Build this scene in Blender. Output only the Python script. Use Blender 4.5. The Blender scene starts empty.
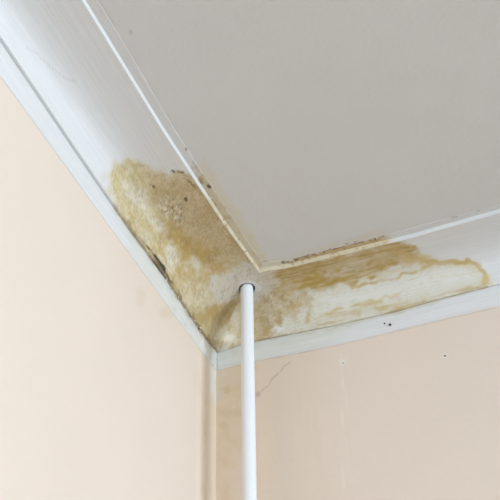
import bpy, math
import numpy as np
from mathutils import Matrix, Vector

# ------------------------------------------------------------------ camera, world, light
SC = bpy.context.scene
COL = SC.collection
ZC = 2.80                                   # ceiling height
YAW, PITCH, ROLL = -0.35702, 0.67771, -0.01602
CAM = np.array([0.67134, -1.64888, ZC - 1.29735])
FPX = 1459.48                               # focal length in pixels of the 500 px frame
F_ = np.array([math.sin(YAW)*math.cos(PITCH), math.cos(YAW)*math.cos(PITCH), math.sin(PITCH)])
r0 = np.array([math.cos(YAW), -math.sin(YAW), 0.0]); u0 = np.cross(r0, F_)
RT = math.cos(ROLL)*r0 + math.sin(ROLL)*u0
UP = -math.sin(ROLL)*r0 + math.cos(ROLL)*u0
cd = bpy.data.cameras.new('camera'); cam = bpy.data.objects.new('camera', cd); COL.objects.link(cam)
cd.sensor_width = 36.0; cd.lens = FPX/500*36.0; cd.clip_start = 0.02
cam.matrix_world = Matrix(((RT[0], UP[0], -F_[0], CAM[0]), (RT[1], UP[1], -F_[1], CAM[1]),
                           (RT[2], UP[2], -F_[2], CAM[2]), (0, 0, 0, 1)))
SC.camera = cam

W = bpy.data.worlds.new('world'); SC.world = W; W.use_nodes = True
W.node_tree.nodes['Background'].inputs[0].default_value = (0.75, 0.87, 1.0, 1)
W.node_tree.nodes['Background'].inputs[1].default_value = 1.0

ROOM_X, ROOM_Y = 4.4, 4.2                   # room size: x 0..4.4, y 0..-4.2
WIN = dict(y0=-3.35, y1=-1.25, z0=1.50, z1=2.70)
FILL_WIN = dict(x0=0.9, x1=2.7, z0=1.50, z1=2.70)           # second window behind the camera, added to soften the pipe shadow
for nm, w_, h_, e_, loc_, rot_ in (
        ('window_or_fill_light', WIN['y1']-WIN['y0']-0.1, WIN['z1']-WIN['z0']-0.1, 180.0, (ROOM_X-0.03, (WIN['y0']+WIN['y1'])/2, (WIN['z0']+WIN['z1'])/2), (math.pi/2, 0, math.pi/2)),
        ('window_or_fill_light', FILL_WIN['x1']-FILL_WIN['x0']-0.1, FILL_WIN['z1']-FILL_WIN['z0']-0.1, 14.0, ((FILL_WIN['x0']+FILL_WIN['x1'])/2, -ROOM_Y+0.03, (FILL_WIN['z0']+FILL_WIN['z1'])/2), (math.pi/2, 0, 0))):  # second lamp added to soften the pipe shadow and brighten the right wall
    ld = bpy.data.lights.new(nm, 'AREA'); ld.shape = 'RECTANGLE'; ld.size = w_; ld.size_y = h_
    ld.energy = e_; ld.color = (0.765, 0.89, 1.0)
    lo = bpy.data.objects.new(nm, ld); COL.objects.link(lo); lo.location = loc_; lo.rotation_euler = rot_

vs = SC.view_settings
vs.view_transform = 'Standard'; vs.look = 'None'; vs.gamma = 1.0; vs.use_curve_mapping = False
vs.exposure = 0.0

# ------------------------------------------------------------------ helpers
def project(P):
    d = P - CAM; z = d @ F_
    return 250 + FPX*(d @ RT)/z, 250 - FPX*(d @ UP)/z

def ray(px, py):
    d = F_*FPX + RT*(px-250) - UP*(py-250)
    return d/np.linalg.norm(d)

def _h(i, j, k, seed):
    i = i.astype(np.int64); j = j.astype(np.int64); k = k.astype(np.int64)
    n = (i*374761393 + j*668265263 + k*2147483647 + seed*974634777) & 0xffffffff
    n = ((n ^ (n >> 13))*1274126177) & 0xffffffff
    n = ((n ^ (n >> 16))*2246822519) & 0xffffffff
    return ((n ^ (n >> 15)) & 0xffffff)/float(0xffffff)

def vnoise(p, seed=0):
    f = np.floor(p); t = p-f; t = t*t*(3-2*t)
    i, j, k = f[:, 0], f[:, 1], f[:, 2]
    out = 0
    for a in (0, 1):
        for b in (0, 1):
            for c in (0, 1):
                w = (t[:, 0] if a else 1-t[:, 0])*(t[:, 1] if b else 1-t[:, 1])*(t[:, 2] if c else 1-t[:, 2])
                out = out + w*_h(i+a, j+b, k+c, seed)
    return out

def fbm(P, size, seed=0, octv=4):
    """fractal noise, about -1..1; size = feature size in metres (scalar or per axis)"""
    p = P/np.asarray(size, float); s = 0; amp = 1; tot = 0
    for o in range(octv):
        s = s + amp*(vnoise(p*(2**o)+17.3*o, seed+o)*2-1); tot += amp; amp *= 0.55
    return s/tot*1.5

def sstep(a, b, x):
    t = np.clip((x-a)/(b-a), 0, 1); return t*t*(3-2*t)

def seg_dist(u, v, pts):
    d = np.full(u.shape, 1e9)
    for (x0, y0), (x1, y1) in zip(pts[:-1], pts[1:]):
        dx, dy = x1-x0, y1-y0; L = dx*dx+dy*dy+1e-9
        t = np.clip(((u-x0)*dx+(v-y0)*dy)/L, 0, 1)
        d = np.minimum(d, np.hypot(u-x0-t*dx, v-y0-t*dy))
    return d

def poly_sd(u, v, pts):
    """signed distance, positive inside"""
    d = seg_dist(u, v, pts+[pts[0]])
    ins = np.zeros(u.shape, bool)
    for (x0, y0), (x1, y1) in zip(pts, pts[1:]+[pts[0]]):
        c = ((y0 > v) != (y1 > v))
        xi = (x1-x0)*(v-y0)/((y1-y0) if y1 != y0 else 1e-9)+x0
        ins ^= c & (u < xi)
    return np.where(ins, d, -d)

class Paint:
    """albedo of a surface: stains laid on a base colour, shapes taken from the photograph"""
    def __init__(s, P, base):
        s.P = P; s.u, s.v = project(P)
        s.c = np.tile(np.array(base, float), (len(P), 1)); s.relief = np.zeros(len(P)); s.m = None
    def warp(s, amp, size=0.02, seed=0):
        return s.u+amp*fbm(s.P, size, seed+100, 3), s.v+amp*fbm(s.P, size, seed+200, 3)
    def lay(s, col, m):
        m = np.clip(m, 0, 1)[:, None]; s.c = s.c*(1-m)+np.array(col)*m
    def poly(s, col, pts, op=1.0, soft=4, warp=4, wsize=0.02, nz=None, seed=0):
        u, v = s.warp(warp, wsize, seed)
        m = sstep(-soft, soft, poly_sd(u, v, pts))*op
        if nz is not None: m = m*nz
        s.lay(col, m); return m
    def line(s, col, pts, w, op=1.0, warp=1.5, wsize=0.012, seed=0, nz=1.0, soft=1.0):
        u, v = s.warp(warp, wsize, seed)
        m = (1-sstep(w*(1-0.5*soft), w*(1+0.5*soft), seg_dist(u, v, pts)))*op*nz
        s.lay(col, m); return m
    def blob(s, col, x, y, rx, ry, rot=0, op=1.0, warp=3, wsize=0.012, seed=0, edge=0.5):
        u, v = s.warp(warp, wsize, seed); c, n = math.cos(math.radians(rot)), math.sin(math.radians(rot))
        a = ((u-x)*c+(v-y)*n)/rx; b = (-(u-x)*n+(v-y)*c)/ry
        m = (1-sstep(1-edge, 1+edge, np.hypot(a, b)))*op
        s.lay(col, m); return m

def tag(o, label, cat, kind=None, group=None):
    o['label'] = label; o['category'] = cat
    if kind: o['kind'] = kind
    if group: o['group'] = group
    return o

def mesh_obj(name, V, faces, mat, parent=None, col=None, smooth=True):
    me = bpy.data.meshes.new(name)
    me.from_pydata([tuple(p) for p in V], [], [tuple(f) for f in faces]); me.update()
    if col is not None:
        at = me.color_attributes.new('paint', 'FLOAT_COLOR', 'POINT')
        rgba = np.ones((len(V), 4), np.float32); rgba[:len(col), :3] = col
        at.data.foreach_set('color', rgba.ravel())
    if smooth: me.polygons.foreach_set('use_smooth', np.ones(len(me.polygons), bool))
    me.materials.append(mat)
    o = bpy.data.objects.new(name, me); COL.objects.link(o)
    if parent: o.parent = parent
    return o

def grid_faces(nr, nc, flip=False, keep=None):
    r, c = np.meshgrid(np.arange(nr-1), np.arange(nc-1), indexing='ij')
    a = (r*nc+c).ravel(); q = np.stack([a, a+1, a+nc+1, a+nc], 1)
    if flip: q = q[:, ::-1]
    if keep is not None: q = q[keep(q)]
    return q.tolist()

def box(V, Fs, x0, x1, y0, y1, z0, z1):
    n = len(V)
    V += [(x, y, z) for x in (x0, x1) for y in (y0, y1) for z in (z0, z1)]
    Fs += [[n+i for i in f] for f in ((0, 1, 3, 2), (4, 6, 7, 5), (0, 4, 5, 1), (2, 3, 7, 6), (0, 2, 6, 4), (1, 5, 7, 3))]

# ------------------------------------------------------------------ materials
def mat(name, base=None, rough=0.6, bumps=(), grain=None, spec=0.4, metal=0.0):
    """base None = colour from the 'paint' attribute; bumps = [(scale vec, strength, distance, detail)]"""
    m = bpy.data.materials.new(name); m.use_nodes = True
    nt = m.node_tree; b = nt.nodes['Principled BSDF']
    b.inputs['Roughness'].default_value = rough; b.inputs['Metallic'].default_value = metal
    b.inputs['Specular IOR Level'].default_value = spec
    tc = nt.nodes.new('ShaderNodeTexCoord')
    if base is None:
        a = nt.nodes.new('ShaderNodeAttribute'); a.attribute_name = 'paint'; out = a.outputs['Color']
    else:
        a = nt.nodes.new('ShaderNodeRGB'); a.outputs[0].default_value = (*base, 1); out = a.outputs[0]
    if grain:
        sc, lo_, hi_ = grain
        mp = nt.nodes.new('ShaderNodeMapping'); mp.inputs['Scale'].default_value = sc
        nt.links.new(tc.outputs['Object'], mp.inputs[0])
        n = nt.nodes.new('ShaderNodeTexNoise'); n.inputs['Scale'].default_value = 1; n.inputs['Detail'].default_value = 5
        nt.links.new(mp.outputs[0], n.inputs['Vector'])
        r = nt.nodes.new('ShaderNodeMapRange'); r.inputs[1].default_value = 0.3; r.inputs[2].default_value = 0.7
        r.inputs[3].default_value = lo_; r.inputs[4].default_value = hi_
        nt.links.new(n.outputs[0], r.inputs[0])
        mx = nt.nodes.new('ShaderNodeMix'); mx.data_type = 'RGBA'; mx.blend_type = 'MULTIPLY'; mx.inputs[0].default_value = 1
        nt.links.new(out, mx.inputs[6]); nt.links.new(r.outputs[0], mx.inputs[7]); out = mx.outputs[2]
    nt.links.new(out, b.inputs['Base Color'])
    prev = None
    for sc, st, dist, det in bumps:
        mp = nt.nodes.new('ShaderNodeMapping'); mp.inputs['Scale'].default_value = sc
        nt.links.new(tc.outputs['Object'], mp.inputs[0])
        n = nt.nodes.new('ShaderNodeTexNoise'); n.inputs['Scale'].default_value = 1; n.inputs['Detail'].default_value = det
        nt.links.new(mp.outputs[0], n.inputs['Vector'])
        bp = nt.nodes.new('ShaderNodeBump'); bp.inputs['Strength'].default_value = st; bp.inputs['Distance'].default_value = dist
        nt.links.new(n.outputs[0], bp.inputs['Height'])
        if prev: nt.links.new(prev, bp.inputs['Normal'])
        prev = bp.outputs[0]
    if prev: nt.links.new(prev, b.inputs['Normal'])
    return m

PEACH = (0.82, 0.69, 0.585)
WHITE = (0.785, 0.78, 0.775)
M_WL = mat('peach_wall_paint', None, 0.75, [((60, 60, 60), 0.25, 0.002, 4), ((500, 500, 500), 0.2, 0.0004, 3)], ((6, 6, 6), 0.985, 1.01), 0.25)
M_WP = mat('grey_wall_paint', (0.30, 0.30, 0.31), 0.75, [((60, 60, 60), 0.25, 0.002, 4)], ((6, 6, 6), 0.985, 1.01), 0.25)
M_CE = mat('ceiling_paint', None, 0.7, [((14, 14, 14), 0.25, 0.006, 5), ((150, 150, 150), 0.3, 0.0008, 4)], ((5, 5, 5), 0.985, 1.015), 0.25)
M_TL = mat('coving_gloss_paint_left', None, 0.42, [((420, 9, 420), 0.35, 0.0007, 4), ((90, 60, 90), 0.2, 0.001, 3)], ((500, 10, 500), 0.95, 1.03), 0.4)
M_TR = mat('coving_gloss_paint_right', None, 0.42, [((9, 420, 420), 0.35, 0.0007, 4), ((60, 90, 90), 0.2, 0.001, 3)], ((10, 500, 500), 0.95, 1.03), 0.4)
M_PA = mat('grey_filler', None, 0.7, [((200, 200, 200), 0.4, 0.0008, 4)], ((150, 150, 150), 0.95, 1.03), 0.25)
M_PI = mat('white_pipe_gloss', (0.86, 0.87, 0.88), 0.32, [((25, 25, 6), 0.15, 0.002, 3)], None, 0.45)
M_DK = mat('rusty_nail', (0.05, 0.04, 0.035), 0.7)
M_FL = mat('dark_wood_floor', (0.09, 0.075, 0.065), 0.5, [((40, 4, 40), 0.2, 0.002, 4)], ((30, 3, 30), 0.7, 1.1), 0.4)
M_FR = mat('window_frame_paint', (0.82, 0.82, 0.80), 0.4, [((30, 30, 30), 0.1, 0.001, 3)])
M_GL = mat('window_glass', (0.9, 0.95, 0.95), 0.02)
M_GL.node_tree.nodes['Principled BSDF'].inputs['Transmission Weight'].default_value = 1.0

# ------------------------------------------------------------------ coving profile tables (measured)
def tab(*kv):
    x = np.array(kv[0::2], float); y = np.array(kv[1::2], float)
    xx = np.linspace(-0.1, 4, 4101); yy = np.interp(xx, x, y)
    k = np.hanning(41); k /= k.sum()
    yp = np.pad(yy, 20, mode='edge'); yy = np.convolve(yp, k, 'valid')
    return lambda t: np.interp(t, xx, yy)
TAB = {
 'L': dict(c1=tab(0, .090, .05, .0945, .25, .096, .45, .098, .7, .0985),
           c2=tab(0, .0665, .05, .070, .12, .069, .20, .0655, .32, .0695, .47, .0665, .60, .0615, .70, .058),
           a3=tab(0, .1043, .0973, .1043, .153, .1013, .22, .0975, .294, .096, .42, .094, .55, .095, .7, .096),
           a4=tab(0, .114, .1, .114, .16, .111, .29, .108, .40, .1062, .6, .1095, .7, .1095)),
 'R': dict(c1=tab(0, .090, .03, .0905, .07, .0913, .18, .0957, .28, .0941, .40, .0924, .6, .0923),
           c2=tab(0, .0665, .03, .062, .06, .0605, .12, .063, .18, .066, .285, .0662, .345, .062, .42, .061, .6, .061),
           a3=tab(0, .0929, .1088, .0929, .15, .0885, .19, .0882, .285, .0880, .3145, .0868, .386, .0904, .458, .0941, .6, .0945),
           a4=tab(0, .1035, .11, .1035, .153, .0965, .21, .0963, .295, .0975, .376, .1015, .46, .1025, .6, .103)),
}
SUP = 3.7                                              # how square the hollow of the cove is
def arc(k, SUP=SUP):
    """hollow profile, k 0..1 from band to bead: fraction across, fraction up"""
    ph = math.pi/2*k; return 1-math.cos(ph)**(2/SUP), math.sin(ph)**(2/SUP)
A1, A2, C3, C4, C5 = 0.0012, 0.0095, 0.0072, 0.0009, 0.0004
def arc2(k, sup):
    ph = math.pi/2*k; return 1-np.power(max(math.cos(ph), 1e-9), 2/sup), np.power(math.sin(ph), 2/sup)
# profile parameters spaced evenly along the hollow
_k = np.linspace(0, 1, 4001); _p = np.array([arc(k) for k in _k])
_d = np.concatenate([[0], np.cumsum(np.hypot(np.diff(_p[:, 0])*.087, np.diff(_p[:, 1])*.056))])
KS = np.interp(np.linspace(0, _d[-1], 73), _d, _k)
TD = np.concatenate([np.arange(0, 0.72, 0.0016), np.linspace(0.73, 1.2, 30), [1.6, 2.2, 3.0]])

def section(side, part, t):
    """profile points (a, c) of one part at distance t along the wall, arrays of the shape of t -> list of (a, c)"""
    T = TAB[side]; c1, c2, a3, a4 = T['c1'](t), T['c2'](t), T['a3'](t), T['a4'](t)
    gap = np.zeros_like(t)
    if side == 'L':
        gap = sstep(.175, .222, t)*(1-sstep(.224, .262, t))
    ab = .0046 if side == 'L' else .0064                  # face of the band; the cove overhangs it
    if part == 'lower_band':
        top = c2-.0012
        return [(0*t+.0001, c1), (0*t+.4*A1, c1-.0001), (0*t+.8*A1, c1-.0006), (0*t+A1, c1-.0012)] + \
               [(A1+(ab-A1)*min(1, k/6)+0*t, c1-.0012+(top-c1+.0012)*k/14) for k in range(1, 15)] + \
               [(0*t+ab-.0006, top-.0004), (0*t+ab-.002, top-.0004), (0*t+.001, top-.0002)]
    if part == 'cove':
        sup = 2.1+1.6*sstep(.08, .28, t)
        g = .0055*gap
        out = [(ab-.0025+0*t, c2-.004-g), (ab-.0012+0*t, c2-.0004-g), (ab+.4*(A2-ab)+0*t, c2-.0001-g), (A2-.0009+0*t, c2-g), (A2-.0002+.001*gap, c2-.0003-g)]
        c2b = c2-.0010-g; a2b = A2+.0010*gap
        for k in range(0, 73):
            fa, fc = arc2(KS[k], sup)
            out.append((a2b+(a3-a2b)*fa, c2b-(c2b-C3)*fc))
        return out
    if part == 'bead':
        h = C3-C4
        return [(a3-.0004, C3+0*t), (a3+.0002, C3+.0002+0*t), (a3+.0006, C3-.0003+0*t), (a3+.0008, C3-.0012+0*t),
                (a3+.0010, C3-.4*h+0*t), (a3+.0011, C3-.7*h+0*t), (a3+.0013, C4+.0006+0*t), (a3+.0018, C4+0*t)]
    if part == 'upper_band':
        b0 = a3+.0018
        return [(b0+(a4-b0)*k/8, C4+(C5-C4)*k/8+0*t) for k in range(9)] + [(a4+.0005, C5-.0001+0*t), (a4+.0009, -.0001+0*t), (a4+.0012, -.001+0*t)]

def strip(side, part):
    other = 'R' if side == 'L' else 'L'
    z = np.zeros(1)
    # mitre: where this strip starts = the depth of the other strip's same profile point at the corner
    t0 = np.array([a[0] for a, c in section(other, part, z+.02)])
    tmax = (ROOM_Y if side == 'L' else ROOM_X)-.001
    tk = np.concatenate([TD, [tmax]])
    n = len(t0); rows = []
    for s in range(n):
        t = t0[s]+tk*(tmax-t0[s])/tmax
        a, c = section(side, part, t)[s]
        # meet at the mitre exactly
        a_m, c_m = section(side, part, z+.02)[s]
        _, c_o = section(other, part, z+.02)[s]
        w = 1-sstep(0, .03, t-t0[s])
        c = c*(1-w)+w*(c_m[0]+c_o[0])/2; a = a*(1-w)+w*a_m[0]
        P = np.stack([a, -t, ZC-c], 1) if side == 'L' else np.stack([t, -a, ZC-c], 1)
        rows.append(P)
    return np.array(rows)                              # (n, nt, 3)

def normals(G):
    du = np.gradient(G, axis=1); dv = np.gradient(G, axis=0)
    n = np.cross(du, dv); n /= np.linalg.norm(n, axis=2, keepdims=True)+1e-12
    return n

# ------------------------------------------------------------------ stain painting of the coving
OCHRE = (0.50, 0.36, 0.12); TAN = (0.55, 0.44, 0.27); CREAM = (0.80, 0.74, 0.55)
BROWN = (0.33, 0.23, 0.11); DARK = (0.05, 0.04, 0.03); PALE = (0.79, 0.78, 0.74); OLIVE = (0.58, 0.50, 0.26)

LEFT_OUT = [(108, 180), (114, 164), (130, 162), (150, 171), (166, 173), (178, 171), (196, 178), (205, 180), (262, 268),
            (266, 276), (226, 360), (212, 356), (188, 316), (168, 284), (140, 246), (112, 203)]
RIGHT_OUT = [(232, 300), (262, 270), (300, 262), (345, 252), (394, 240), (412, 246), (440, 259), (474, 261), (486, 271),
             (488, 285), (440, 300), (400, 311), (330, 328), (251, 344), (216, 352)]

def streak(P, side, size, seed, ratio=7):
    sz = (size, size*ratio, size) if side == 'L' else (size*ratio, size, size)
    return fbm(P, sz, seed, 4)

def rim(n, c, w):
    """thin contour line of a noise field: the edge of a dried water stain"""
    return np.exp(-((n-c)/w)**2)

GREY_PATCH = [(204, 288), (212, 278), (224, 272), (240, 264), (254, 262), (266, 266), (274, 271), (279, 278), (275, 287), (268, 294), (262, 302),
              (252, 306), (240, 302), (228, 306), (214, 300)]

def paint_cove(P, side):
    p = Paint(P, WHITE)
    n1 = fbm(P, .03, 1); n2 = fbm(P, .012, 2); n3 = fbm(P, .005, 3); n4 = fbm(P, .0026, 5, 2); st = streak(P, side, .005, 4); st2 = streak(P, side, .0025, 6, 10)
    nw = fbm(P+np.stack([n2, n1, n3], 1)*.006, .018, 7)          # warped field for tide marks
    crack = np.exp(-(np.abs(fbm(P+np.stack([n3, n2, n1], 1)*.002, .009, 8, 3))/.06)**2)
    if side == 'L':
        m0 = p.poly((.70, .63, .45), LEFT_OUT, .9, 6, 6, .018, seed=1)
        ins = np.clip(m0/.9, 0, 1)
        p.relief += m0*(n3*.0005+n2*.0003)
        p.lay((.56, .45, .20), ins*sstep(.0, .7, nw)*.42)
        p.lay(PALE, ins*sstep(.1, .8, -nw)*.3)
        p.lay((.50, .41, .18), ins*rim(nw, .08, .09)*.30); p.lay((.52, .43, .2), ins*rim(nw, -.30, .06)*.25)
        # faint olive tide at the far end
        p.poly((.62, .55, .32), [(108, 176), (114, 163), (132, 162), (152, 172), (170, 176), (160, 192), (146, 190), (132, 184), (118, 186)], .5, 6, 6, .013, np.clip(.8+.7*n2, 0, 1.2), 2)
        # tan-brown upper half
        p.poly(TAN, [(146, 190), (152, 181), (168, 178), (198, 181), (266, 276), (236, 268), (214, 268), (196, 262), (184, 252), (172, 236), (158, 216)],
               .92, 4, 8, .02, np.clip(.85+.35*n2, 0, 1), 3)
        p.poly((.47, .34, .13), [(160, 228), (176, 224), (196, 238), (214, 250), (222, 264), (204, 264), (186, 258), (172, 246)], .75, 5, 9, .016, np.clip(.75+.7*n2, 0, 1.2), 4)
        p.poly((.44, .33, .18), [(200, 186), (210, 190), (262, 268), (250, 266), (226, 236), (206, 208)], .45, 4, 5, .02, np.clip(.8+.6*n1, 0, 1.2), 5)
        # yellow-ochre patches
        for k, (x, y, a, b, r, o) in enumerate([(181, 241, 11, 6, 55, .8), (186, 255, 6, 11, 0, .75), (164, 238, 10, 5, 45, .65), (181, 268, 4, 10, -10, .7),
                (172, 226, 13, 5, 50, .55), (202, 250, 10, 6, 20, .6), (208, 278, 9, 5, 30, .6), (211, 314, 12, 7, -20, .95), (198, 294, 5, 10, -25, .5),
                (150, 228, 13, 4, 55, .5), (176, 284, 12, 4, 55, .6), (160, 254, 10, 3, 55, .5), (128, 205, 16, 3, 57, .5), (226, 320, 11, 6, -10, .6),
                (218, 268, 10, 4, 15, .5), (190, 276, 4, 8, 0, .6), (222, 306, 6, 4, 0, .5)]):
            p.blob((.50, .41, .16) if k in (7, 9, 12) else (.50, .36, .10), x, y, a, b, r, o, 6, .012, 20+k, .7)
        # pale patches where the paint is still white
        for k, (x, y, a, b, r, o) in enumerate([(138, 199, 17, 7, 50, .85), (157, 226, 13, 4.5, 55, .8), (172, 256, 4.5, 12, -15, .9), (193, 262, 7, 5, 0, .8),
                (203, 300, 12, 7, 30, .8), (166, 214, 5, 4, 0, .35), (150, 240, 8, 3, 55, .5), (190, 286, 7, 3.5, 40, .6),
                (226, 338, 12, 3, -8, .6), (184, 300, 9, 2.5, 55, .45), (162, 266, 9, 2.5, 55, .5), (216, 330, 5, 3, 0, .5)]):
            p.blob((.76, .74, .68), x, y, a, b, r, o*.8, 5, .012, 60+k, .8)
        # mottling, cracks and flecks inside the stain
        p.lay((.55, .42, .20), ins*sstep(.1, .8, n3)*.45)
        p.lay((.78, .72, .60), ins*sstep(.2, .8, -n3)*.36)
        p.lay((.38, .28, .13), ins*crack*.5)
        p.lay((.82, .76, .64), ins*sstep(.45, .9, n4)*.28); p.lay((.42, .33, .18), ins*sstep(.45, .9, -n4)*.35)
        p.poly((.60, .50, .33), [(176, 276), (192, 272), (208, 276), (240, 300), (246, 340), (216, 352), (196, 328)], .5, 6, 8, .016, np.clip(.7+.6*n2, 0, 1.2), 18)
        # grime towards the corner
        p.poly((.50, .40, .24), [(186, 308), (206, 310), (242, 312), (244, 338), (218, 350), (204, 340)], .85, 4, 7, .012, np.clip(.65+.8*n3, 0, 1.2), 8)
        p.poly((.80, .77, .68), [(214, 334), (240, 331), (240, 342), (220, 347)], .55, 3, 4, .01, np.clip(.6+.9*n3, 0, 1.2), 9)
        p.poly((.70, .67, .62), GREY_PATCH, .9, 4, 6, .015, np.clip(.85+.3*n2, 0, 1), 16)
        for k, (x, y, a, b, r, o) in enumerate([(211, 314, 11, 7, -20, .8), (196, 290, 3, 9, -30, .5), (186, 252, 5, 9, 10, .55), (181, 270, 3, 8, -10, .5), (204, 324, 8, 3, 50, .6), (228, 322, 8, 5, 0, .6),
                (170, 236, 9, 4, 50, .5), (214, 268, 9, 3, 20, .5), (232, 308, 6, 3, 0, .5)]):
            p.blob((.47, .33, .14), x, y, a, b, r, o, 7, .009, 120+k, .7)
        p.lay((.34, .25, .12), ins*rim(nw, .22, .035)*.5); p.lay((.36, .27, .13), ins*rim(n2, .3, .05)*.35)
        # brown dirt along the open joint; dark lines paint in the gap's shade
        p.line(BROWN, [(116, 207), (130, 227), (150, 253), (169, 279), (190, 312), (214, 348)], 2.4, .8, 2.0, .012, 10, np.clip(.65+.7*n2, 0, 1.2))
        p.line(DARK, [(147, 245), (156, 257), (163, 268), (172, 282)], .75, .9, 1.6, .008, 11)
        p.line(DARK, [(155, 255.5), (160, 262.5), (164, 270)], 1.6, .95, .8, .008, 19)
        # blistered, flaking patch
        q = p.poly((.58, .48, .33), [(156, 196), (170, 196), (186, 204), (184, 222), (170, 224), (160, 210)], .3, 4, 4, .01, 1.0, 12)
        p.relief += q*.0030*(n3+.4*n4)
        p.lay((.26, .20, .13), q*3.3*sstep(.25, .6, n4)*.75); p.lay((.86, .83, .76), q*3.3*sstep(.25, .6, -n4)*.7)
        for x, y, a, b, r in [(185.5, 199.5, 2.2, 1.6, 30), (181, 172.2, 3.6, .8, 12), (173, 171.0, 2.6, .7, 20), (153.5, 186.5, 2.6, .9, 45), (188, 181, 3.4, .8, 40), (193, 184.5, 3, .8, 25)]:
            p.blob(DARK, x, y, a, b, r, .9, 1.2, .004, 13, .5)
        for x0, y0, x1, y1 in [(178, 171, 190, 178), (184, 178, 196, 188), (150, 184, 157, 190)]:
            p.line(BROWN, [(x0, y0), (x1, y1)], .9, .6, 1.2, .006, 17, sstep(-.4, .3, n3))
        # scratch and brush drag marks on the clean paint
        p.line((.55, .54, .54), [(25, 47), (38, 54), (52, 68), (64, 78), (76, 82)], .6, .5, 1.2, .02, 14, sstep(-.7, .1, n3))
    else:
        m0 = p.poly((.75, .725, .635), RIGHT_OUT, .78, 2.5, 4, .018, seed=31)
        ins = np.clip(m0/.78, 0, 1)
        p.relief += m0*(n3*.0002+n2*.0002+st*.0001)
        p.lay((.60, .49, .26), ins*sstep(.1, .8, st)*.35*(1-sstep(380, 430, p.u)))
        p.lay((.58, .48, .26), ins*rim(nw, .1, .08)*.22)
        # pale middle
        p.poly(PALE, [(312, 302), (350, 289), (400, 276), (440, 270), (472, 269), (480, 280), (440, 294), (400, 301), (360, 305), (326, 314)], .75, 4, 5, .018, np.clip(.85+.5*st, 0, 1.1), 41)
        # ochre band under the bead
        bnd = p.poly(OCHRE, [(256, 276), (300, 264), (345, 254), (394, 239), (414, 245), (413, 258), (392, 266), (372, 277), (344, 284), (318, 294), (300, 290), (286, 295), (270, 290)],
               .95, 3, 6, .016, np.clip(.80+.45*st+.25*n2, .15, 1), 32)
        p.poly((.46, .29, .06), [(362, 254), (396, 241), (416, 247), (412, 258), (390, 262), (370, 268)], .7, 4, 5, .013, np.clip(.8+.7*st, 0, 1.2), 33)
        p.poly((.44, .31, .06), [(292, 281), (330, 276), (345, 282), (318, 293), (302, 291)], .65, 4, 5, .013, np.clip(.8+.7*st, 0, 1.2), 34)
        p.poly((.42, .30, .10), [(260, 275), (300, 268), (340, 258), (338, 264), (296, 276), (268, 284)], .6, 3, 4, .012, np.clip(.7+.7*st, 0, 1.2), 44)
        p.lay((.66, .58, .44), np.clip(bnd, 0, 1)*sstep(.25, .75, -st)*.55)
        p.lay((.36, .24, .07), np.clip(bnd, 0, 1)*sstep(.35, .9, st2)*.40)
        # grey streaks through the band
        p.poly((.68, .62, .53), [(320, 275), (365, 263), (402, 254), (398, 259), (362, 270), (330, 280)], .75, 2.5, 5, .013, np.clip(.55+.9*st, 0, 1.1), 35)
        # brownish mottled patch by the pipe
        m = p.poly((.55, .44, .27), [(246, 300), (262, 280), (288, 292), (312, 297), (308, 312), (284, 324), (262, 338), (240, 343)], .9, 5, 8, .013, np.clip(.8+.5*n2, 0, 1.1), 36)
        m = np.clip(m, 0, 1)
        p.lay((.80, .75, .66), m*sstep(.1, .7, n3)*.65); p.lay((.40, .29, .13), m*sstep(.1, .7, n2)*.6)
        p.lay((.36, .27, .14), m*crack*.4); p.lay((.84, .80, .72), m*sstep(.4, .8, n4)*.5)
        p.poly((.52, .37, .13), [(238, 333), (262, 329), (276, 331), (268, 339), (240, 345)], .75, 3, 4, .01, np.clip(.75+.6*n2, 0, 1.2), 37)
        p.blob((.86, .85, .83), 278, 329, 7, 2, -8, .9, 2.5, .008, 38)
        p.blob((.46, .34, .14), 279, 317, 1.6, 7, 0, .6, 2.5, .01, 39); p.blob((.52, .39, .17), 307, 317, 1.8, 6, 10, .55, 2.5, .01, 40); p.blob((.50, .37, .15), 294, 306, 9, 3, -15, .5, 4, .01, 51)
        p.blob((.66, .53, .38), 391, 297, 9, 2.2, -12, .6, 4, .012, 42)
        # dirty corner between the mitre and the pipe
        m = np.clip(p.poly((.60, .50, .33), [(214, 350), (222, 318), (236, 300), (262, 300), (264, 338), (240, 344)], .8, 5, 7, .014, np.clip(.85+.5*n2, 0, 1.2), 18), 0, 1)
        p.lay((.46, .36, .18), m*sstep(.0, .7, n2)*.7); p.lay((.80, .76, .66), m*sstep(.15, .7, -n3)*.6); p.lay((.38, .29, .15), m*crack*.4)
        p.poly((.80, .77, .68), [(222, 338), (244, 334), (244, 341), (220, 347)], .6, 3, 4, .01, np.clip(.6+.9*n3, 0, 1.2), 9)
        # low ochre streaks
        p.poly((.56, .45, .18), [(306, 322), (340, 308), (380, 301), (390, 307), (352, 317), (320, 326)], .72, 3, 6, .013, np.clip(.6+.9*st, 0, 1.2), 43)
        p.poly((.66, .58, .38), [(390, 303), (440, 290), (480, 282), (484, 286), (440, 299), (396, 310)], .5, 3, 4, .013, np.clip(.5+.9*st, 0, 1.2), 52)
        p.poly((.70, .67, .62), GREY_PATCH, .9, 4, 6, .015, np.clip(.85+.3*n2, 0, 1), 16)
        p.lay((.38, .27, .10), np.clip(bnd, 0, 1)*rim(st, .2, .06)*.5); p.lay((.50, .40, .22), ins*rim(st, -.25, .05)*.25*(1-sstep(420, 450, p.u)))
        p.lay((.40, .30, .15), ins*rim(n2, .3, .05)*.45*(1-sstep(290, 320, p.u)))
        # tide line at the right end
        p.line((.54, .39, .14), [(404, 252), (424, 261), (438, 263), (452, 261), (468, 262), (480, 267), (485, 275), (486, 284)], 2.3, .9, 2.6, .012, 45, np.clip(.85+.4*n2, 0, 1.1))
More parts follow.
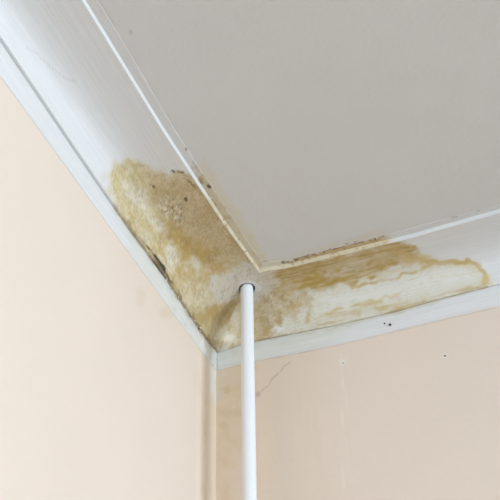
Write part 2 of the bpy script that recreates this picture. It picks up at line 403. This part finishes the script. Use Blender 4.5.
        p.line((.66, .55, .32), [(404, 255), (424, 264), (452, 264), (470, 266), (480, 272), (482, 284)], 3.5, .4, 3, .012, 53, np.clip(.6+.8*n2, 0, 1.1))
        p.line((.58, .45, .20), [(352, 287), (372, 283), (396, 277), (418, 270), (432, 266)], 1.4, .75, 2.6, .012, 46, np.clip(.85+.5*n2, 0, 1.1))
        p.line((.72, .66, .50), [(440, 276), (462, 273), (476, 276)], .9, .5, 2.5, .01, 54)
        p.blob((.70, .60, .28), 487, 279, 5, 6, 0, .6, 4, .01, 47)
        p.poly((.62, .49, .26), [(395, 250), (430, 257), (444, 262), (425, 267), (405, 263)], .7, 3, 5, .010, np.clip(.8+.6*st, 0, 1.1), 48)
        p.line((.46, .38, .22), [(251, 342), (330, 327), (400, 310), (440, 299), (486, 286)], 1.5, .8, 1.8, .012, 49, np.clip(.65+.7*st, 0, 1.1))
        p.line((.52, .40, .2), [(398, 309), (420, 303), (450, 293), (484, 286)], 2.2, .6, 1.8, .012, 50, np.clip(.6+.7*st, 0, 1.1))
    w = np.clip((p.c[:, 0]-p.c[:, 2])/.3, 0, 1)[:, None]     # rusty-brown cast of the dried stain
    p.c = p.c*(1-w+w*np.array([1.035, .985, .88]))
    return p

def paint_band(P, side, part):
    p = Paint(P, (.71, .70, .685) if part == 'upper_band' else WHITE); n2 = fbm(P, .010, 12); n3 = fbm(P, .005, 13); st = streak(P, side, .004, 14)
    if part == 'lower_band':
        if side == 'L':
            p.poly((.74, .73, .62), [(122, 214), (150, 250), (192, 310), (216, 345), (226, 362), (216, 380), (200, 350), (170, 312), (140, 268)], .55, 8, 6, .03, .8+.5*n2, 70)
            p.line((.55, .45, .26), [(118, 211), (150, 254), (172, 285), (192, 316), (214, 350)], 3.5, .6, 2, .015, 71, .55+.7*n2)
            p.line(BROWN, [(174, 288), (186, 306), (196, 322), (206, 338)], 2, .8, 2.2, .012, 72, sstep(-.1, .5, n3))
            p.line((.20, .17, .12), [(182, 300), (190, 312), (194, 320)], 1.3, .8, 1.5, .01, 73)
            p.lay((.62, .56, .42), sstep(.3, .9, n2)*sstep(150, 190, p.u)*.5)
        else:
            p.poly((.72, .72, .62), [(214, 346), (330, 324), (352, 322), (330, 346), (216, 372)], .6, 10, 5, .03, .8+.4*n2, 74)
            p.line((.55, .47, .28), [(240, 344), (330, 329), (400, 312), (450, 297), (487, 287)], 1.6, .5, 1.5, .015, 75, .6+.6*st)
            p.line((.74, .62, .55), [(216, 368), (330, 347), (400, 330), (500, 305)], 1.2, .6, 1.0, .02, 76, .7+.5*st)  # shadow line along the band's lower edge, painted in
        p.line((.45, .43, .40), [(215.5, 346), (217, 358), (217.5, 372)], .8, .6, 1, .01, 77)
    elif part == 'bead':
        if side == 'L':
            p.line((.72, .61, .42), [(200, 188), (226, 228), (262, 276)], 7, .8, 1, .02, 78, sstep(186, 206, p.v))
            p.lay((.56, .43, .22), sstep(.0, .7, n3)*sstep(190, 205, p.v)*.7)
        else:
            p.lay((.74, .64, .45), (1-sstep(385, 400, p.u))*.9)
            p.lay((.54, .40, .18), (1-sstep(380, 392, p.u))*sstep(.0, .7, n3)*.8)
    else:
        if side == 'L':
            m = sstep(162, 182, p.v+4*n2)
            p.lay((.60, .50, .31), m*.75); p.lay((.45, .31, .14), m*sstep(.1, .7, n2)*.6)
            p.lay((.66, .60, .46), sstep(200, 240, p.v)*.4)
            p.line((.45, .36, .25), [(190, 160), (212, 188), (240, 230)], 1.3, .6, 1.5, .012, 79, sstep(-.1, .5, n3))
            p.blob(DARK, 209, 186.5, 2.6, 1.7, 35, .95, .5, .006, 80, .4)
            p.blob(BROWN, 186, 149, 1.2, 2, 0, .8, .5, .006, 81, .4)
            p.blob((.40, .24, .10), 202, 181, 4, 2, 50, .8, 1.5, .01, 82)
        else:
            m = (1-sstep(378, 394, p.u+4*n2))*sstep(285, 300, p.u)
            p.lay((.56, .40, .17), m*.85); p.lay((.40, .26, .10), m*sstep(.1, .8, n2)*.6)
            p.lay((.72, .66, .50), (1-sstep(285, 300, p.u))*.6)
            p.line((.16, .11, .07), [(282, 263), (300, 258), (330, 249), (360, 241), (384, 235)], 1.6, .9, 1.2, .01, 83, sstep(-.25, .3, n3))
            for x, y in [(453, 217), (456, 216.5), (478, 210.5)]: p.blob((.40, .37, .34), x, y, 2, .9, -15, .7, .5, .006, 84, .4)
    p.relief += fbm(P, .006, 15)*.00010
    return p

PIPE_XY = (0.0762, -0.0695); PIPE_R = 0.0094; HOLE_R = 0.0118

def build_trim(name, side, label):
    root = bpy.data.objects.new(name, None); COL.objects.link(root)
    root.location = (0, 0, ZC)
    tag(root, label, 'coving', 'structure')
    m = M_TL if side == 'L' else M_TR
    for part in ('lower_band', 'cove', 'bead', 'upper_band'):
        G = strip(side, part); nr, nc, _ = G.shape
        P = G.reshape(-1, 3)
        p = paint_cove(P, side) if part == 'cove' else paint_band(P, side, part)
        N = normals(G)
        if side == 'L': N = -N
        # keep mitre and pipe surroundings undisturbed
        t = (-P[:, 1] if side == 'L' else P[:, 0]); a = (P[:, 0] if side == 'L' else -P[:, 1])
        if part == 'cove':                             # the internal mitre is rounded out with plaster
            w = .045; sfr = np.repeat(np.linspace(0, 1, nr), nc); d = np.abs(t-a)
            f = w/4*np.clip(1-d/w, 0, 1)**2*sstep(.04, .2, sfr)*(1-sstep(.45, .72, sfr))
            P = P+np.stack([f, -f, 0*f], 1)
        rel = p.relief*sstep(0.0, .006, np.abs(t-a))
        Q = P + N.reshape(-1, 3)*rel[:, None]
        keep = None
        if part == 'cove':
            rr = np.hypot(P[:, 0]-PIPE_XY[0], P[:, 1]-PIPE_XY[1])
            keep = lambda q: ~np.any(rr[q] < HOLE_R+.0012, axis=1)
        Q = Q-np.array([0, 0, ZC])
        mesh_obj(part, Q, grid_faces(nr, nc, flip=(side == 'R'), keep=keep), m, root, p.c)
    return root

# ------------------------------------------------------------------ room shell
def graded(*segs):
    out = []
    for a, b, st in segs:
        out += list(np.arange(a, b-1e-9, st))
    out.append(segs[-1][1]); return np.array(out)

def slab(name, front, paint, back_offset, m, label, cat):
    """a wall or ceiling: a dense painted inner face plus the slab behind it"""
    nr, nc, _ = front.shape; V = front.reshape(-1, 3)
    fs = grid_faces(nr, nc)
    c = [0, nc-1, nr*nc-1, (nr-1)*nc]; n = len(V)
    B = V[c]+np.array(back_offset); V = np.vstack([V, B])
    fs.append([n+3, n+2, n+1, n])
    for i in range(4): j = (i+1) % 4; fs.append([c[j], c[i], n+i, n+j])
    colr = np.vstack([paint, np.tile(paint[:1], (4, 1))])
    o = mesh_obj(name, V, fs, m, None, colr); tag(o, label, cat, 'structure')
    me = o.data
    for pl in list(me.polygons)[-5:]: pl.use_smooth = False
    return o

# left wall (x = 0)
ty = graded((0, .10, .002), (.10, .75, .005), (.75, ROOM_Y, .2)); zz = graded((0, .08, .02), (.08, .42, .003), (.42, ZC, .1))
G = np.zeros((len(zz), len(ty), 3)); G[..., 1] = -ty[None, :]; G[..., 2] = ZC-zz[:, None]
P = G.reshape(-1, 3); p = Paint(P, PEACH); n1 = fbm(P, .05, 21); n2 = fbm(P, .015, 22)
p.lay((.80, .70, .50), (1-sstep(-2, 12, poly_sd(p.u, p.v, [(100, 205), (150, 275), (200, 345), (216, 380), (216, 600), (-200, 600), (-200, -200)])))*.35*sstep(120, 170, p.u))
p.blob((.74, .60, .46), 140, 296, 5, 9, 0, .5, 3, .015, 90); p.blob((.72, .58, .42), 167, 312, 8, 7, 0, .5, 3, .012, 91)
p.poly((.76, .60, .42), [(196, 372), (218, 360), (218, 600), (203, 600), (200, 440)], .45, 3, 3, .02, .8+.5*n2, 92)
p.line((.84, .76, .68), [(212.5, 366), (212.5, 420), (211, 520)], 3.2, .4, 2.0, .02, 93, .6+.7*n2)
p.line((.80, .79, .76), [(213, 362), (213, 396)], 4, .6, 2.0, .015, 107, .7+.7*n2)
p.line((.66, .54, .34), [(203, 400), (203, 520)], 2, .35, 1.5, .02, 94, .6+.6*n2)
slab('wall_left', G, p.c, (-.12, 0, 0), M_WL, 'bright peach painted wall on the left of the corner', 'wall')

# right wall (y = 0)
tx = graded((0, .12, .0015), (.12, .55, .004), (.55, ROOM_X, .2)); zz = graded((0, .08, .02), (.08, .20, .0018), (.20, .42, .004), (.42, ZC, .1))
G = np.zeros((len(zz), len(tx), 3)); G[..., 0] = tx[None, :]; G[..., 2] = ZC-zz[:, None]
P = G.reshape(-1, 3); p = Paint(P, PEACH); n1 = fbm(P, .05, 23); n2 = fbm(P, .015, 24); nv = fbm(P, (.006, .006, .08), 25)
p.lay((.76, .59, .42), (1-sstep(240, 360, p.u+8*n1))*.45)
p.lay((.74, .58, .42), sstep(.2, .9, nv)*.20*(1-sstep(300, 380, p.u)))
p.poly((.70, .53, .33), [(214, 362), (250, 356), (252, 380), (244, 430), (236, 470), (230, 520), (214, 520)], .5, 6, 6, .02, .7+.6*n2, 95)
p.blob((.58, .45, .24), 226, 389, 4, 3, 0, .5, 2, .01, 96); p.blob((.60, .46, .27), 224, 426, 5, 3, 0, .4, 2, .01, 97); p.blob((.62, .48, .3), 226, 412, 18, 4, 0, .3, 3, .012, 98)
p.line((.62, .58, .50), [(219, 364), (219.5, 380), (219, 400)], 1.5, .6, .8, .01, 99)
p.line((.30, .25, .20), [(256, 399), (262, 390), (268, 386), (272, 379), (279, 373), (284, 367), (291, 361)], .55, .45, .5, .008, 100, sstep(-.6, .1, n2))
p.line((.50, .38, .30), [(225, 366), (257, 360.5), (320, 348.3), (400, 330), (500, 305.5)], 1.0, .6, .8, .02, 106, .6+.6*n2)  # thin shadow under the coving edge, painted onto the wall
p.blob((.45, .36, .30), 258, 394, 2.5, 3.2, 0, .5, 1, .006, 101)
p.line((.90, .80, .70), [(342, 346), (343, 520)], .9, .55, .6, .02, 102, .7+.5*n2)
p.line((.88, .76, .66), [(346.5, 346), (348, 520)], .7, .35, .6, .02, 103, .7+.5*n2)
p.blob((.92, .86, .80), 343, 362, 2, 2.6, 0, .6, .5, .006, 104); p.blob((.90, .84, .77), 445, 356, 2.4, 2, 0, .7, .5, .006, 105)
slab('wall_right', G, p.c, (0, .12, 0), M_WL, 'peach painted wall behind the white pipe, right of the corner', 'wall')

# ceiling (z = ZC), seen from below
tx = graded((0, .09, .03), (.09, .135, .0015), (.135, .8, .006), (.8, ROOM_X, .2)); ty = graded((0, .09, .03), (.09, .135, .0015), (.135, .8, .006), (.8, ROOM_Y, .2))
G = np.zeros((len(tx), len(ty), 3)); G[..., 0] = tx[:, None]; G[..., 1] = -ty[None, :]; G[..., 2] = ZC
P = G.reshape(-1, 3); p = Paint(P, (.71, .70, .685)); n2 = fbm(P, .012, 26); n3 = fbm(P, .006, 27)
p.line((.72, .63, .42), [(204, 170), (232, 212), (262, 262)], 6, .65, 3, .02, 110, .7+.5*n2)
p.line((.70, .62, .45), [(262, 264), (300, 255), (340, 244), (384, 232)], 3, .45, 2, .02, 111, .6+.6*n2)
p.line((.55, .48, .38), [(98, 0), (106, 14), (114, 27)], 1.6, .5, 1.2, .015, 112)
p.line((.62, .57, .50), [(114, 27), (140, 72), (176, 131)], 1.0, .45, 1.2, .015, 113)
p.line((.45, .38, .26), [(262, 264), (266, 262)], 1.8, .6, 1, .01, 115)
for x, y, a, b in [(131, 33, 1.6, 1.8), (258, 266, 1.5, 1.2), (453, 217, 2, .8)]: p.blob((.42, .38, .34), x, y, a, b, 0, .6, .4, .006, 116, .4)
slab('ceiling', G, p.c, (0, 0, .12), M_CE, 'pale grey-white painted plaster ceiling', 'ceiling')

V, Fs = [], []; box(V, Fs, 0, ROOM_X, -ROOM_Y, 0, -.1, 0)
tag(mesh_obj('floor', V, Fs, M_FL, smooth=False), 'dark brown wooden floor of the room', 'floor', 'structure')
def window_wall(wall_name, wall_label, win_name, win_label, a0, a1, z0, z1, length, place):
    """a wall with a framed window; boxes are given as (along0, along1, depth0, depth1, z0, z1), place() turns them to x, y"""
    def build(name, boxes, m, parent=None):
        V, Fs = [], []
        for b in boxes: box(V, Fs, *place(*b[:4]), b[4], b[5])
        V = np.array(V)
        if parent: V = V-np.array(parent.location)
        return mesh_obj(name, V, Fs, m, parent, smooth=False)
    o = build(wall_name, [(0, a0, 0, .12, 0, ZC), (a1, length, 0, .12, 0, ZC), (a0, a1, 0, .12, 0, z0), (a0, a1, 0, .12, z1, ZC)], M_WP)
    tag(o, wall_label, 'wall', 'structure')
    am = (a0+a1)/2
    r = bpy.data.objects.new(win_name, None); COL.objects.link(r)
    q = place(am, am, .05, .05); r.location = (q[0], q[2], z0); tag(r, win_label, 'window', 'structure')
    build('window_frame', [(a0, a0+.06, .02, .09, z0, z1), (a1-.06, a1, .02, .09, z0, z1), (a0+.06, a1-.06, .02, .09, z0, z0+.06),
                           (a0+.06, a1-.06, .02, .09, z1-.06, z1), (am-.03, am+.03, .02, .09, z0+.06, z1-.06)], M_FR, r)
    build('pane', [(a0+.06, am-.03, .05, .056, z0+.06, z1-.06)], M_GL, r)
    build('pane', [(am+.03, a1-.06, .05, .056, z0+.06, z1-.06)], M_GL, r)
window_wall('wall_front', 'plain grey wall with the window, facing the left wall', 'window_1', 'white framed window facing the left wall',
            -WIN['y1'], -WIN['y0'], WIN['z0'], WIN['z1'], ROOM_Y, lambda a0, a1, d0, d1: (ROOM_X+d0, ROOM_X+d1, -a1, -a0))
window_wall('wall_back', 'plain grey wall behind the camera', 'fill_window', 'added white framed window behind the camera, softening the pipe shadow',
            FILL_WIN['x0'], FILL_WIN['x1'], FILL_WIN['z0'], FILL_WIN['z1'], ROOM_X, lambda a0, a1, d0, d1: (a0, a1, -ROOM_Y-d1, -ROOM_Y-d0))

# ------------------------------------------------------------------ coving
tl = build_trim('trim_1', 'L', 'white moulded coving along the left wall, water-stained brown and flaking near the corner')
tr = build_trim('trim_2', 'R', 'white moulded coving along the right wall, ochre damp stain ending in a tide line')

# ------------------------------------------------------------------ filler patch around the pipe hole (part of the right-hand coving)
def surf_c(x, y):
    """depth of the cove surface below the ceiling at a plan position near the corner"""
    def one(side, a, t):
        T = TAB[side]; c2b = float(T['c2'](.02))-.001; a3 = float(T['a3'](.02))
        c2b = (float(TAB['L']['c2'](.02))+float(TAB['R']['c2'](.02)))/2-.001
        k = min(max((a-A2)/(a3-A2), 0), 1)
        return c2b-(c2b-C3)*(1-(1-k)**2.1)**(1/2.1)
    return max(one('L', x, -y), one('R', -y, x))
nth, nr = 96, 26
V = []
for i in range(nth):
    th = -math.pi+2*math.pi*i/nth
    R1 = HOLE_R+.0075+.0015*math.sin(2*th+.6)+.001*math.sin(5*th)
    for j in range(nr):
        k = j/(nr-1); r = HOLE_R*(1+.05*math.sin(3*th+1))+(R1-HOLE_R)*k
        x = PIPE_XY[0]+r*math.cos(th); y = PIPE_XY[1]+r*math.sin(th)
        # stay below the bead of either run
        x = min(x, .1030); y = max(y, -.0915)
        c = surf_c(x, y)+.0009*(1-k**2)-.0005*k
        V.append((x, y, ZC-c))
V = np.array(V)
fs = []
for i in range(nth):
    i2 = (i+1) % nth
    for j in range(nr-1): fs.append([i*nr+j, i*nr+j+1, i2*nr+j+1, i2*nr+j])
pp = Paint(V, (.70, .67, .62)); n2 = fbm(V, .012, 51); n3 = fbm(V, .005, 52)
kk = np.tile(np.arange(nr)/(nr-1), nth)
pp.lay((.76, .74, .70), sstep(.3, .9, n3)*.4); pp.lay((.60, .56, .50), sstep(.3, .9, -n2)*.3)
V2 = V+np.array([0, 0, 1])*(-.0005*n3*(1-kk))[:, None]-np.array([0, 0, ZC])
mesh_obj('filler_patch', V2, fs, M_PA, tr, pp.c)['label'] = 'grey smear of filler round the pipe hole'

# ------------------------------------------------------------------ the pipe
def lathe_pipe():
    n = 40; zs = [0.0, .4, .9, 1.4, 1.9, 2.2, 2.4, 2.55, 2.65, 2.72, 2.76, 2.788, 2.798]
    V = [(PIPE_R*math.cos(2*math.pi*i/n)*(1+.004*math.sin(7*z)), PIPE_R*math.sin(2*math.pi*i/n), z) for z in zs for i in range(n)]
    fs = [[a*n+i, a*n+(i+1) % n, (a+1)*n+(i+1) % n, (a+1)*n+i] for a in range(len(zs)-1) for i in range(n)]
    fs += [list(range(n))[::-1], [(len(zs)-1)*n+i for i in range(n)]]
    return V, fs
V, fs = lathe_pipe()
pipe = mesh_obj('heating_pipe', V, fs, M_PI); pipe.location = (PIPE_XY[0], PIPE_XY[1], 0)
tag(pipe, 'white painted vertical heating pipe in the corner, passing up through the stained coving', 'pipe')

# ------------------------------------------------------------------ nail heads
def nail(name, px, py, axis, off, r, parent, depth=.0012):
    d = ray(px, py); i = 1
    q = CAM+d*((-off-CAM[i])/d[i]); n = 10
    V = []
    for k, (rr, h) in enumerate([(r, -.0015), (r, depth*.5), (r*.75, depth), (r*.25, depth*.8)]):
        V += [(q[0]+rr*math.cos(2*math.pi*j/n), q[1]-h, q[2]+rr*math.sin(2*math.pi*j/n)*.9) for j in range(n)]
    fs = [[a*n+j, a*n+(j+1) % n, (a+1)*n+(j+1) % n, (a+1)*n+j] for a in range(3) for j in range(n)]+[[3*n+j for j in range(n)]]
    pl = np.array(parent.location)
    return mesh_obj(name, np.array(V)-pl, fs, M_DK, parent)
nail('nail_head', 384.5, 323.5, 1, .0064, .0012, tr); nail('nail_head', 390, 324.5, 1, .0064, .0016, tr)
nail('nail_head', 445, 356, 1, .0, .0014, bpy.data.objects['wall_right']); nail('nail_head', 343, 363, 1, .0, .0008, bpy.data.objects['wall_right'])

# ------------------------------------------------------------------ lifted flakes of old paint along the damp joints
import random
RNG = random.Random(7)
M_FK = [mat('paint_flake_cream', (.74, .66, .50), .6), mat('paint_flake_brown', (.40, .29, .15), .7), mat('paint_flake_grey', (.70, .68, .62), .6)]
def flake(pos, size, normal, along, m, parent):
    n = Vector(normal).normalized(); a = Vector(along).normalized(); b = n.cross(a)
    k = 6; V = []; ph = RNG.random()*6
    for lay in (0, 1):
        for i in range(k):
            th = ph+2*math.pi*i/k; r = size*(.6+.5*RNG.random()) if lay == 0 else None
            if lay == 0: V.append(a*(r*1.5*math.cos(th))+b*(r*.7*math.sin(th))+n*(size*.25*RNG.random()))
            else: V.append(V[i]*.94-n*.0004)
    fs = [[i for i in range(k)], [k+i for i in range(k)][::-1]]+[[i, k+i, k+(i+1) % k, (i+1) % k] for i in range(k)]
    o = mesh_obj('paint_flake', [tuple(v) for v in V], fs, M_FK[m], parent, smooth=False)
    o.location = Vector(pos)-Vector(parent.location); return o
def on_plane(px, py, axis, val):
    d = ray(px, py); return CAM+d*((val-CAM[axis])/d[axis])
def along_line(pts, f):
    i = min(int(f*(len(pts)-1)), len(pts)-2); g = f*(len(pts)-1)-i
    return (pts[i][0]*(1-g)+pts[i+1][0]*g, pts[i][1]*(1-g)+pts[i+1][1]*g)
for _ in range(22):                                        # lower joint, left run
    x, y = along_line([(166, 276), (178, 294), (190, 312), (203, 333)], RNG.random())
    q = on_plane(x+RNG.uniform(-2.5, 2.5), y+RNG.uniform(-1.5, 3), 0, .0085)
    flake(q, RNG.uniform(.0012, .0026), (1, RNG.uniform(-.4, .4), RNG.uniform(-.8, .1)), (0, 1, RNG.uniform(-.3, .3)), RNG.choice([0, 0, 1, 2]), tl)
for _ in range(14):                                        # bead, left run
    x, y = along_line([(202, 186), (222, 218), (246, 252)], RNG.random())
    q = on_plane(x+RNG.uniform(-2.0, 2.0), y, 2, ZC-.0062)
    flake(q, RNG.uniform(.0010, .0020), (.6, RNG.uniform(-.3, .3), -1), (0, 1, 0), RNG.choice([0, 1, 1]), tl)
for _ in range(22):                                        # ceiling joint, right run
    x, y = along_line([(280, 264), (300, 258), (330, 249), (360, 241), (384, 235)], RNG.random())
    q = on_plane(x, y+RNG.uniform(-1, 2), 2, ZC-.0009)
    flake(q, RNG.uniform(.0010, .0022), (RNG.uniform(-.3, .3), -.5, -1), (1, 0, 0), RNG.choice([0, 1, 1]), tr)
